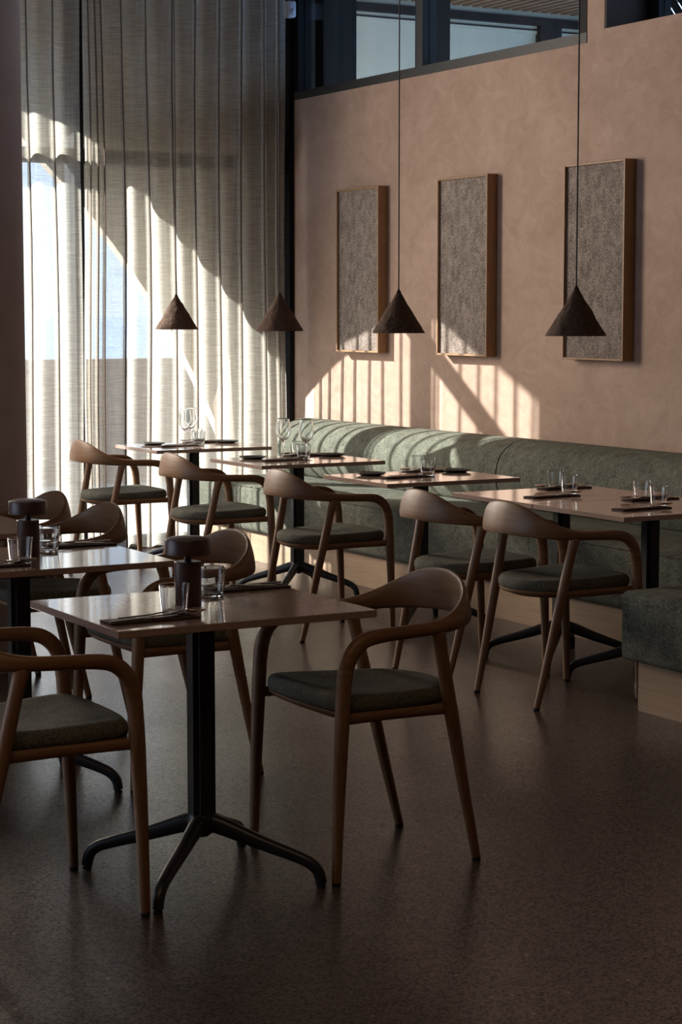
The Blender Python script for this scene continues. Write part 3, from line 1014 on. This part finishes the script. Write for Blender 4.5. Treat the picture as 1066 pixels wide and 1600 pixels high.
# napkin: three soft layers, long along x
mbn = MB()
for k, (dx, dy) in enumerate(((0, 0), (0.002, -0.0015), (-0.001, 0.001))):
    z0 = 0.0020 * k
    rs = []
    for i in range(13):
        x = -0.125 + 0.25 * i / 12
        wv = 0.0012 * sin(i * 1.1 + k)
        rs.append([(x + dx, -0.0375 + dy, z0), (x + dx, 0.0375 + dy, z0), (x + dx, 0.039 + dy, z0 + 0.0010), (x + dx, 0.037 + dy, z0 + 0.0020 + wv * 0.3), (x + dx, -0.037 + dy, z0 + 0.0020 - wv * 0.3), (x + dx, -0.039 + dy, z0 + 0.0010)])
    mbn.rings(rs)
NAP = mbn.mesh('napkin', True, 60)
def flat_sweep(pts):
    # (x, z, half width, thickness)
    rs = []
    for x, z, hw, th in pts:
        rs.append([(x, -hw, z), (x, -hw * 0.5, z - th / 2), (x, hw * 0.5, z - th / 2), (x, hw, z), (x, hw * 0.5, z + th / 2), (x, -hw * 0.5, z + th / 2)])
    return rs
KN = MB().rings(flat_sweep(catmull([(-0.105, 0.003, 0.003, 0.004), (-0.10, 0.003, 0.0045, 0.005), (-0.02, 0.0035, 0.0040, 0.005), (0.0, 0.0035, 0.0055, 0.003), (0.05, 0.0035, 0.009, 0.0018), (0.085, 0.0035, 0.0085, 0.0014), (0.105, 0.0035, 0.002, 0.001)], 3))).mesh('knife', True, 60)
mbf = MB()
mbf.rings(flat_sweep(catmull([(-0.10, 0.003, 0.003, 0.003), (-0.095, 0.0032, 0.0055, 0.0034), (-0.02, 0.005, 0.0032, 0.004), (0.03, 0.010, 0.0030, 0.004), (0.045, 0.0095, 0.008, 0.0025), (0.058, 0.006, 0.0115, 0.002)], 3)))
for yt in (-0.0095, -0.0032, 0.0032, 0.0095):
    mbf.rings([[(x, yt - hw, z - 0.0008), (x, yt + hw, z - 0.0008), (x, yt + hw, z + 0.0008), (x, yt - hw, z + 0.0008)] for x, z, hw in ((0.057, 0.006, 0.0018), (0.075, 0.005, 0.0016), (0.10, 0.010, 0.0009))])
FK = mbf.mesh('fork', True, 60)
mbs = MB()
mbs.rings(flat_sweep(catmull([(-0.10, 0.003, 0.003, 0.003), (-0.095, 0.0032, 0.0055, 0.0034), (-0.02, 0.005, 0.0032, 0.004), (0.03, 0.012, 0.0030, 0.004), (0.046, 0.013, 0.005, 0.003)], 3)))
rs = []
for r_, dz in ((1.0, 0.0), (0.92, -0.0035), (0.75, -0.0065), (0.45, -0.0085), (0.08, -0.0093)):
    rs.append([(0.074 + 0.031 * r_ * cos(2 * pi * k / 24), (0.0205 + 0.002 * cos(2 * pi * k / 24)) * r_ * sin(2 * pi * k / 24), 0.0135 + dz) for k in range(24)])
inn = [[(0.074 + (x - 0.074) * 0.94, y * 0.94, z + 0.0012) for x, y, z in ring] for ring in rs]
mbs.rings(rs + inn[::-1])
SP = mbs.mesh('spoon', True, 60)

def put(name, me, mat, x, y, z, rz, label, cat, group):
    ob = link(name, me, mat)
    ob.location = (x, y, z)
    ob.rotation_euler = (0, 0, rz)
    return tag(ob, label, cat, group)

def setting(x, y, rz, where, wob=0.0):
    """napkin with fork, knife and spoon; rz 0 = handles towards -x."""
    put('napkin', NAP, 'napkin', x, y, TH, rz + wob * 0.3, 'dark brown folded napkin ' + where, 'napkin', 'folded napkins')
    for nm, me_, off, da, dx, dz in (('knife', KN, -0.022, 0.10, -0.02, 0.0068), ('fork', FK, 0.016, -0.05, 0.02, 0.0068), ('spoon', SP, -0.004, 0.02, 0.055, 0.0072)):
        c, s = cos(rz), sin(rz)
        put(nm, me_, 'steel', x + c * dx - s * off, y + s * dx + c * off, TH + dz, rz + da + wob, 'slim steel %s on the napkin ' % nm + where, nm, nm + 's on the napkins')

setting(2.075, 4.685, 0.0, 'at the near left corner of the nearest table', 0.04)
setting(2.555, 5.085, pi, 'at the far right corner of the nearest table', -0.03)
put('tumbler', TUM, 'glass', 2.166, 4.735, TH, 0, 'clear tumbler in front of the lamp on the nearest table', 'glass', 'clear tumblers')
put('tumbler', TUM, 'glass', 2.405, 5.005, TH, 0, 'clear tumbler behind the lamp on the nearest table', 'glass', 'clear tumblers')
setting(2.075, 5.925, 0.0, 'at the near side of the left edge lamp table', 0.04)
setting(2.54, 6.325, pi, 'at the far side of the left edge lamp table', -0.03)
put('tumbler', TUM, 'glass', 2.195, 5.965, TH, 0, 'clear tumbler in front of the lamp at the left edge', 'glass', 'clear tumblers')
put('tumbler', TUM, 'glass', 2.385, 6.215, TH, 0, 'clear tumbler behind the lamp at the left edge', 'glass', 'clear tumblers')

names = ['on the table beside the curtain', 'on the table second from the curtain', 'on the single middle bench table', 'on the farther joined table', 'on the nearer joined table']
for i, (x, y) in enumerate(T):
    nm = names[i]
    ny = y - 0.03 if i < 3 else y - 0.08
    setting(x - 0.11, ny, 0.0, nm + ', chair side', 0.05)
    setting(x + 0.18, y + 0.23, pi, nm + ', bench side', -0.03)
    if i < 3:
        put('plate', PLA, 'plate', x - 0.19, y + 0.16, TH, 0, 'small dark stoneware plate ' + nm + ', chair side', 'plate', 'small plates')
        put('plate', PLA, 'plate', x + 0.29, y + 0.13, TH, 0, 'small dark stoneware plate ' + nm + ', bench side', 'plate', 'small plates')
    put('tumbler', TUM, 'glass', x + 0.04, y - 0.0, TH, 0, 'clear tumbler ' + nm + ', chair side', 'glass', 'clear tumblers')
    put('tumbler', TUM, 'glass', x + 0.13, y + 0.225, TH, 0, 'clear tumbler ' + nm + ', bench side', 'glass', 'clear tumblers')
for x, y, lab in ((5.03, 10.82, 'left wine glass on the table beside the curtain'), (5.13, 10.95, 'right wine glass on the table beside the curtain'),
                  (5.06, 9.615, 'left wine glass on the table second from the curtain'), (5.115, 9.455, 'right wine glass on the table second from the curtain')):
    put('wine_glass', WIN, 'glass', x, y, TH, 0, 'clear stemmed ' + lab, 'wine glass', 'stemmed wine glasses')
